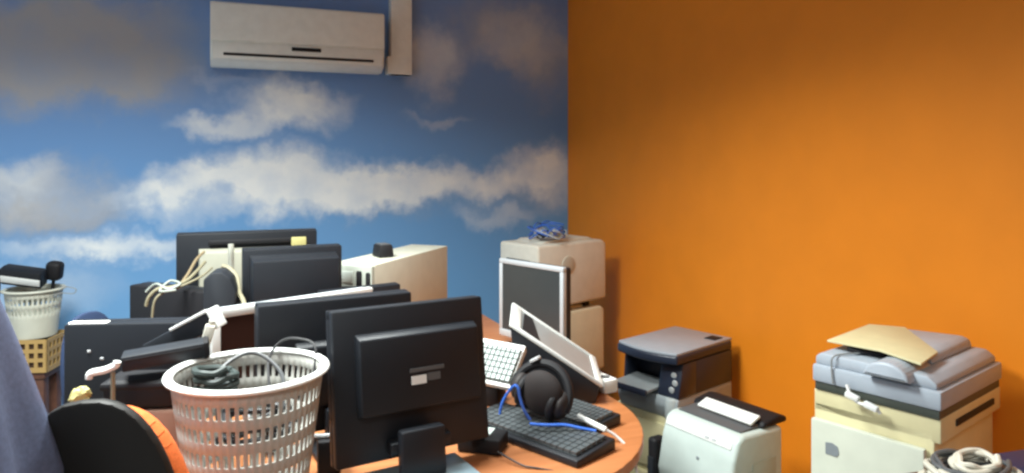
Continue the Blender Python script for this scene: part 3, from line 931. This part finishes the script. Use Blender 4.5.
t = thing('cabinet', 'low dark cabinet carrying the two corner printers', 'cabinet', (n3.x, n3.y, 0), hd)
G().box((.46, .32, zst), (0, 0, zst / 2), bev=.004).build('carcass', BROWN, t)
G().box((.40, .012, zst * .8), (0, -.162, zst * .48), bev=.003).build('door', BROWN, t)
# tangle on top of it
def tangle(name, label, c, r, n, rad, m, seed, flat=.5, group=None):
    rd = random.Random(seed); pts = []
    for i in range(n * 8):
        a = 2 * PI * i / 8 + rd.uniform(-.2, .2)
        rr = r * rd.uniform(.55, 1.05)
        pts.append((c[0] + rr * math.cos(a), c[1] + rr * math.sin(a), c[2] + rad + r * flat * rd.random()))
    return cable(name, label, pts, rad, m, group, smooth=4)
tc_ = Vector(W(548, 3.60)); 
tangle('cable', 'tangled blue wire lying on the ivory corner printer', (tc_.x, tc_.y, zt + .012), .10, 4, .0032, CABLEU, 5, .75)
tangle('cable', 'tangled grey wire lying on the ivory corner printer', (tc_.x, tc_.y, zt + .012), .09, 4, .0038, mat('pale_grey_cable', (.42, .44, .46), .5), 6, .5)
t = thing('power_adapter', 'small black adapter under the blue wire on the ivory corner printer', 'adapter', (tc_.x - .03, tc_.y - .02, zt + .016), .5)
G().box((.07, .05, .035), (0, 0, .0175), bev=.005).build('body', MATTE, t)
G().cyl(.006, .006, .03, (.045, 0, .015), (0, PI / 2, 0)).build('cable_stub', MATTE, t)
t = thing('plug', 'cream plug under the blue wire on the ivory corner printer', 'plug', (tc_.x + .03, tc_.y - .03, zt + .016), -.2)
G().box((.045, .035, .035), (0, 0, .0175), bev=.008).build('body', CREAM, t)
G().box((.02, .02, .02), (-.03, 0, .0175), bev=.004).build('cable_grip', CREAM, t)

# ------------------------------------------------------- multifunction printer
def mfp():
    aN = 2.72
    near = Vector(W(680, aN)); hd = ang(.66, -.75)       # front edge runs from far left to the near corner
    # local x along the front (left to right), local y back into the room's right
    w, d = .292, .36
    ux = Vector((math.cos(hd), math.sin(hd))); uy = Vector((-math.sin(hd), math.cos(hd)))
    o = near - ux * w
    ztop = HT(355, aN); h = .255; z0 = ztop - h
    t = thing('multifunction_printer', 'blue-black and grey all-in-one printer against the orange wall', 'printer', (o.x, o.y, z0), hd)
    # grey lower body
    G().prism([(0, 0), (d, 0), (d, .085), (-.012, .085), (-.02, .05)], w, (w / 2, 0, 0), bev=.008, seg=3).build('lower_body', BLUEGREY if False else mat('grey_printer_base', (.30, .34, .36), .45), t)
    G().cyl(.028, .028, .085, (w - .034, -.002, .043), seg=24, bev=.01).build('corner_post', mat('pale_printer_corner', (.45, .50, .50), .4), t, label='pale rounded corner post')
    # dark middle: two cheeks and a rear block leaving the paper mouth open
    G().prism([(.10, .085), (d, .085), (d, h - .04), (.10, h - .04)], w, (w / 2, 0, 0), bev=.005).build('rear_body', NAVY, t)
    G().prism([(-.01, .085), (.11, .085), (.11, h - .04), (.02, h - .04)], .10, (w - .05, 0, 0), bev=.006).build('control_cheek', NAVY, t)
    G().prism([(.02, .085), (.11, .085), (.11, h - .04), (.03, h - .04)], .018, (.009, 0, 0), bev=.004).build('side_cheek', NAVY, t)
    # output tray
    tr = G().prism([(0, 0), (.0, .012), (.16, .020), (.16, .006)], .175, (.105, -.075, .098), bev=.003).build('output_tray', mat('tray_grey', (.30, .33, .34), .4), t)
    G().box((.18, .014, .024), (.105, -.078, .102), bev=.005).build('tray_lip', NAVY, t)
    # scanner lid, bowed at the front
    lid = []
    n = 12
    for i in range(n + 1):
        s = i / n
        lid.append((w * s, -.02 - .03 * math.sin(PI * s)))
    lid += [(w, d), (0, d)]
    G().prism(lid, .034, (0, 0, h - .022), axis='z', bev=.008, seg=3).build('scanner_body', NAVY, t)
    lid2 = [(.004 + (x * .972), y + .006) for x, y in lid]
    G().prism(lid2, .012, (0, 0, h - .001), axis='z', bev=.004).build('scanner_lid', mat('grey_lid_plastic', (.30, .33, .37), .36), t, label='grey scanner lid')
    G().box((.05, .06, .004), (w - .05, d - .06, h + .006), bev=.001).build('lid_panel', MATTE, t)
    for k in range(3):
        G().cyl(.013, .012, .006, (w - .034 + (k % 2) * .010, -.006 + .0075 * k, .115 + k * .026), (R(100), 0, 0), seg=20, bev=.002).build('button', LIGHTGREY, t)
    # cabinet underneath
    c = o + ux * (w / 2 + .0) + uy * (d / 2 + .01)
    k = thing('cabinet', 'cream metal cabinet standing under the all-in-one printer', 'cabinet', (c.x, c.y, 0), hd)
    G().box((w + .06, d + .02, z0 - .001), (0, 0, z0 / 2 - .0005), bev=.004).build('carcass', CREAM, k)
    G().box((w + .03, .014, z0 * .42), (0, -d / 2 - .015, z0 * .25), bev=.003).build('drawer', CREAM, k)
    G().box((w + .03, .014, z0 * .42), (0, -d / 2 - .015, z0 * .73), bev=.003).build('drawer', CREAM, k)
mfp()

# --------------------------------------------------------- white laser printer
def laser():
    aN = 2.20
    hd = ang(.55, -.835)
    near = Vector(W(740, aN))
    w, d = .305, .21
    ux = Vector((math.cos(hd), math.sin(hd))); uy = Vector((-math.sin(hd), math.cos(hd)))
    o = near - ux * w
    ztop = HT(438, aN); h = .285; z0 = ztop - h
    t = thing('laser_printer', 'white laser printer with a dark paper tray on top, right of the desk', 'printer', (o.x, o.y, z0), hd)
    prof = [(-.03, 0), (d, 0), (d, h - .005), (.02, h), (-.005, h - .012), (-.028, h - .07), (-.05, h - .18)]
    G().prism(prof, w, (w / 2, 0, 0), bev=.014, seg=3).build('body', PALEGREEN, t)
    G().box((w - .03, .006, .026), (w / 2 - .005, -.012, h - .03), (R(-24), 0, 0), bev=.002).build('front_strip', WHITE, t, label='white front strip')
    G().prism([(.03, h), (d - .01, h + .002), (d - .01, h + .012), (.03, h + .004)], w - .045, (w / 2, 0, 0), bev=.002).build('output_tray', DARKGREY, t, label='dark recessed paper tray')
    # dark hood at the back
    G().prism([(d * .55, h), (d + .03, h), (d + .03, h + .018), (d * .95, h + .030), (d * .6, h + .018)], w * .96, (w * .50, 0, 0), bev=.008, seg=3).build('rear_hood', MATTE, t)
    G().box((w * .72, .05, .008), (w * .56, d * .50, h + .024), (R(20), 0, 0), bev=.002).build('paper_support', PAPER, t, label='white sheet support')
    G().ball(.006, (w * .55, -.036, h - .10), scale=(1, .4, 1)).build('badge', MIDGREY, t)
    for k in range(2):
        G().box((.016, .003, .006), (w * .62 + .028 * k, -.0165, h - .030), (R(-24), 0, 0)).build('indicator', LIGHTGREY, t)
    G().box((.004, d * .55, h * .5), (w + .0, d * .55, h * .42), bev=.002).build('side_vent', mat('dull_green_grey', (.42, .46, .40), .5), t)  # side plate a little darker than the body
    c = o + ux * (w / 2) + uy * (d / 2)
    k = thing('carton', 'low grey box under the white laser printer', 'box', (c.x, c.y, 0), hd)
    G().box((w + .02, d + .06, z0 - .01), (0, 0, (z0 - .01) / 2), bev=.004).build('body', MIDGREY, k)
    G().box((w + .024, d + .064, .02), (0, 0, z0 - .011), bev=.003).build('lid', MIDGREY, k)
    q = Vector(W(657, 2.56))
    k = thing('speaker', 'slim black block filling the dark gap between the cream cabinet and white laser printer', 'speaker', (q.x, q.y, 0), hd)  # black block added to stand in for the dark gap, not a speaker
    hh = HT(430, 2.62)
    G().box((.04, .06, hh), (0, 0, hh / 2), bev=.012, seg=3).build('cabinet', MATTE, k)
    G().box((.028, .006, hh * .7), (0, -.031, hh * .5), bev=.002).build('grille', BLACK2, k)
laser()

# ------------------------------------------------------------------ copier
def copier():
    a = 1.90
    hd = ang(.63, -.777)
    o = Vector(W(812, a))
    ux = Vector((math.cos(hd), math.sin(hd))); uy = Vector((-math.sin(hd), math.cos(hd)))
    w, d = .312, .405
    z0 = .825
    t = thing('copier', 'cream and grey photocopier standing at the right of the orange wall', 'copier', (o.x, o.y, 0), hd)
    # cream base: local x along its logo side, y into depth
    G().box((w - .018, d - .02, z0 - .10), (w / 2 - .009, d / 2 + .0, .06 + (z0 - .10) / 2), bev=.006).build('base', CREAM, t)
    G().box((w - .035, .02, z0 - .13), (w / 2 - .014, -.004, .05 + (z0 - .13) / 2), bev=.005).build('front_panel', mat('pale_cream_panel', (.54, .57, .48), .5), t, label='pale front panel')
    G().box((w - .004, d - .01, .06), (w / 2 - .002, d / 2 + .005, z0 - .036), bev=.005).build('upper_deck', CREAM, t)
    G().box((.006, d * .62, .016), (w - .003, d * .55, z0 - .034), bev=.002).build('side_slot', MATTE, t)
    G().box((.075, .004, .11), (w * .80, -.014, z0 - .215), bev=.001).build('vent', mat('grey_vent', (.36, .38, .33), .6), t)
    G().prism([(-.018, -.016), (.012, -.016), (.018, -.006), (.014, .010), (0, .016), (-.018, .013)], .003, (w * .20, -.014, z0 - .145), axis='y').build('emblem', MIDGREY, t, label='grey emblem')
    for fx in (.04, w - .06):
        for fy in (.05, d - .05):
            G().cyl(.025, .025, .03, (fx, fy, .03), (0, PI / 2, 0), bev=.004).build('caster', MATTE, t)
            G().cyl(.012, .012, .03, (fx, fy, .055)).build('caster_stem', MATTE, t)
    # scanner
    G().box((w - .01, d - .01, .024), (w / 2, d / 2, z0 + .004), bev=.003).build('scanner_gap', mat('dark_olive_plastic', (.05, .06, .05), .5), t, label='dark gap under the scanner')
    G().box((w, d, .045), (w / 2, d / 2, z0 + .036), bev=.006).build('scanner_body', BLUEGREY, t)
    # lid rises in a step towards the left and rear
    G().prism([(.0, 0), (w * .95, 0), (w * .95, .014), (w * .88, .030), (w * .05, .032), (0, .02)], d * .96, (.004, d * .5, z0 + .058), axis='y', bev=.006).build('lid', BLUEGREY, t)
    # feeder hump at the front
    hump = []
    for i in range(17):
        q = PI * i / 16
        hump.append((.054 * math.cos(q), .040 * math.sin(q)))
    G().prism(hump, .15, (w * .64, .042, z0 + .070), axis='y', bev=.008, seg=3).build('feeder_hump', mat('pale_blue_grey_hump', (.38, .43, .49), .4), t)
    G().prism([(0, 0), (w * .68, 0), (w * .66, .020), (w * .60, .027), (.02, .018)], d * .66, (w * .12, d * .62, z0 + .0885), axis='y', bev=.006).build('feeder_body', BLUEGREY, t)
    G().box((w * .30, .035, .010), (w * .34, d * .20, z0 + .098), (0, R(4), R(24)), bev=.003).build('feeder_slot', MATTE, t)
    # cream paper tray, slanting
    def plate(corners, th, nm, m, label=None):
        vs = [Vector(c) for c in corners]
        bm = bmesh.new()
        lo = [bm.verts.new(v) for v in vs]; hi = [bm.verts.new(v + Vector((0, 0, th))) for v in vs]
        bm.faces.new(lo[::-1]); bm.faces.new(hi); n = len(vs)
        for i in range(n):
            bm.faces.new((lo[i], lo[(i + 1) % n], hi[(i + 1) % n], hi[i]))
        bmesh.ops.recalc_face_normals(bm, faces=bm.faces[:])
        bmesh.ops.bevel(bm, geom=bm.edges[:], offset=.0015, segments=2, affect='EDGES', profile=.5)
        q = G(); q.bm.free(); q.bm = bm
        return q.build(nm, m, t, label=label)
    Minv = (Matrix.Translation((o.x, o.y, 0)) @ Matrix.Rotation(hd, 4, 'Z')).inverted()
    def loc(u, v, dd):
        return Minv @ P3(u, v, dd)
    plate([loc(827, 342, 1.93), loc(880, 352, 1.80), loc(921, 366, 1.70), loc(938, 354, 1.80), loc(905, 329, 2.02), loc(869, 326, 2.08)], .006, 'paper_tray', CREAM, 'cream paper tray')
    G().box((.02, .02, .014), (w * .40, d * .46, z0 + .094)).build('tray_support', BLUEGREY, t)
    # loose white lead hanging from the scanner
    k = thing('cable', 'white lead with a plug lying on the front ledge of the copier', 'cable', (o.x, o.y, 0), hd)
    G().tube([(.10, -.016, z0 + .03), (.115, -.022, z0 + .004), (.14, -.026, z0 - .006), (.17, -.022, z0 - .004), (.185, -.022, z0 - .02)], .004, smooth=5).build('lead', CABLEW, k)
    G().box((.034, .016, .014), (.118, -.024, z0 + .006), (0, R(14), 0), bev=.003).build('plug', WHITE, k)
    G().box((.034, .016, .014), (.165, -.027, z0 - .006), (0, R(14), 0), bev=.003).build('plug', WHITE, k)
    cable('cable', 'dark wire running over the left of the copier lid',
          [Vector((o.x, o.y, 0)) + Matrix.Rotation(hd, 3, 'Z') @ Vector(q) for q in
           [(.14, .12, z0 + .096), (.09, .05, z0 + .095), (.06, .0, z0 + .090), (.055, -.004, z0 + .06), (.06, -.006, z0 + .02)]], .0022, CABLEG)
copier()

# ------------------------------------------------- cable heap, near right
p0 = W(972, 1.36)
tz = HT(488, 1.36)
t = thing('side_table', 'small dark table under the coil of cables at the lower right', 'table', (p0[0], p0[1], 0), ang(1, .3))
G().box((.22, .18, .02), (0, 0, tz - .01), bev=.004).build('tabletop', BROWN, t)
for a_ in (-1, 1):
    for b2 in (-1, 1):
        G().box((.025, .025, tz - .02), (a_ * .09, b2 * .07, (tz - .02) / 2), bev=.003).build('leg', BROWN, t)
HEAP = 'cables coiled on the small dark table'
def ring_coil(label, c, r, turns, rad, m, seed, tilt=(0, 0)):
    rd = random.Random(seed); pts = []
    n = turns * 12
    for i in range(n):
        a = 2 * PI * i / 12
        rr = r * (1 + .12 * math.sin(i * .37 + seed)) * (.8 + .25 * rd.random())
        x, y = rr * math.cos(a), rr * math.sin(a) * .8
        pts.append((c[0] + x, c[1] + y, c[2] + rad + .006 * (i / 12) + x * tilt[0] + y * tilt[1] + .008 * rd.random()))
    return cable('cable', label, pts, rad, m, HEAP, smooth=4)
ring_coil('thick pale cable coiled round the outside of the heap, lower right', (p0[0], p0[1], tz), .078, 5, .006, mat('dirty_white_cable', (.52, .50, .42), .5), 11)
ring_coil('dark cable wound through the pale coil at the lower right', (p0[0], p0[1], tz + .012), .070, 5, .0045, DARKGREY, 12, (.05, .1))
ring_coil('small inner loop of pale cable on top of the lower right heap', (p0[0] + .01, p0[1], tz + .030), .042, 3, .0055, mat('ivory_cable', (.60, .57, .48), .5), 13, (.1, .2))
p1 = W(938, 1.36)
ring_coil('small pale cable loop left of the big coil at the lower right', (p1[0], p1[1], tz), .032, 3, .005, MATS['dirty_white_cable'], 14)
p2 = W(1036, 1.42)
t = thing('toolbox', 'navy box with a light blue front at the lower right photo edge', 'box', (p2[0] + .05, p2[1], 0), ang(1, .3))
hz = HT(470, 1.42)
G().box((.14, .16, hz - .05), (0, 0, (hz - .05) / 2), bev=.006).build('body', mat('light_blue_plastic', (.28, .40, .62), .5), t)
G().box((.15, .17, .05), (0, 0, hz - .025), bev=.008).build('lid', mat('navy_plastic', (.015, .02, .06), .5), t)

# ----------------------------------------------------------------- lights
def area(name, loc, size, power, col, spread, rot=(0, 0, 0)):
    l = bpy.data.lights.new(name, 'AREA'); l.shape = 'RECTANGLE'
    l.size, l.size_y = size; l.energy = power; l.color = col; l.spread = R(spread)
    o = bpy.data.objects.new(name, l); COL.objects.link(o); o.location = loc; o.rotation_euler = rot
    return o
LIGHT = (.95, 1, .97)
area('overhead_light', (-.55, 1.75, CEIL - .03), (.7, .7), 108, LIGHT, 146)
area('overhead_light', (.45, 1.9, CEIL - .03), (.5, .5), 24, LIGHT, 118)  # added light over the desk to brighten the orange wall
area('overhead_light', (-.3, -.5, CEIL - .03), (.6, .6), 27, LIGHT, 160)  # added fill behind the camera for the air conditioner front

wd = bpy.data.worlds.new('World'); SC.world = wd; wd.use_nodes = True
wd.node_tree.nodes['Background'].inputs['Color'].default_value = (.80, .90, 1, 1)
wd.node_tree.nodes['Background'].inputs['Strength'].default_value = .7

# ----------------------------------------------------------------- camera
cam = bpy.data.cameras.new('camera'); co = bpy.data.objects.new('camera', cam); COL.objects.link(co)
co.location = (0, 0, EYE); co.rotation_euler = (PI / 2, 0, -YAW)
cam.sensor_fit = 'HORIZONTAL'; cam.sensor_width = 36; cam.lens = 36 * FPX / 1024
cam.shift_y = -(236.5 - HY) / 1024
cam.clip_start = .02
SC.camera = co
SC.view_settings.view_transform = 'Standard'
SC.view_settings.look = 'None'
SC.view_settings.gamma = 1
SC.view_settings.use_curve_mapping = False
SC.view_settings.exposure = 0
SC.cycles.pixel_filter_type = 'BLACKMAN_HARRIS'
SC.cycles.filter_width = 2.6
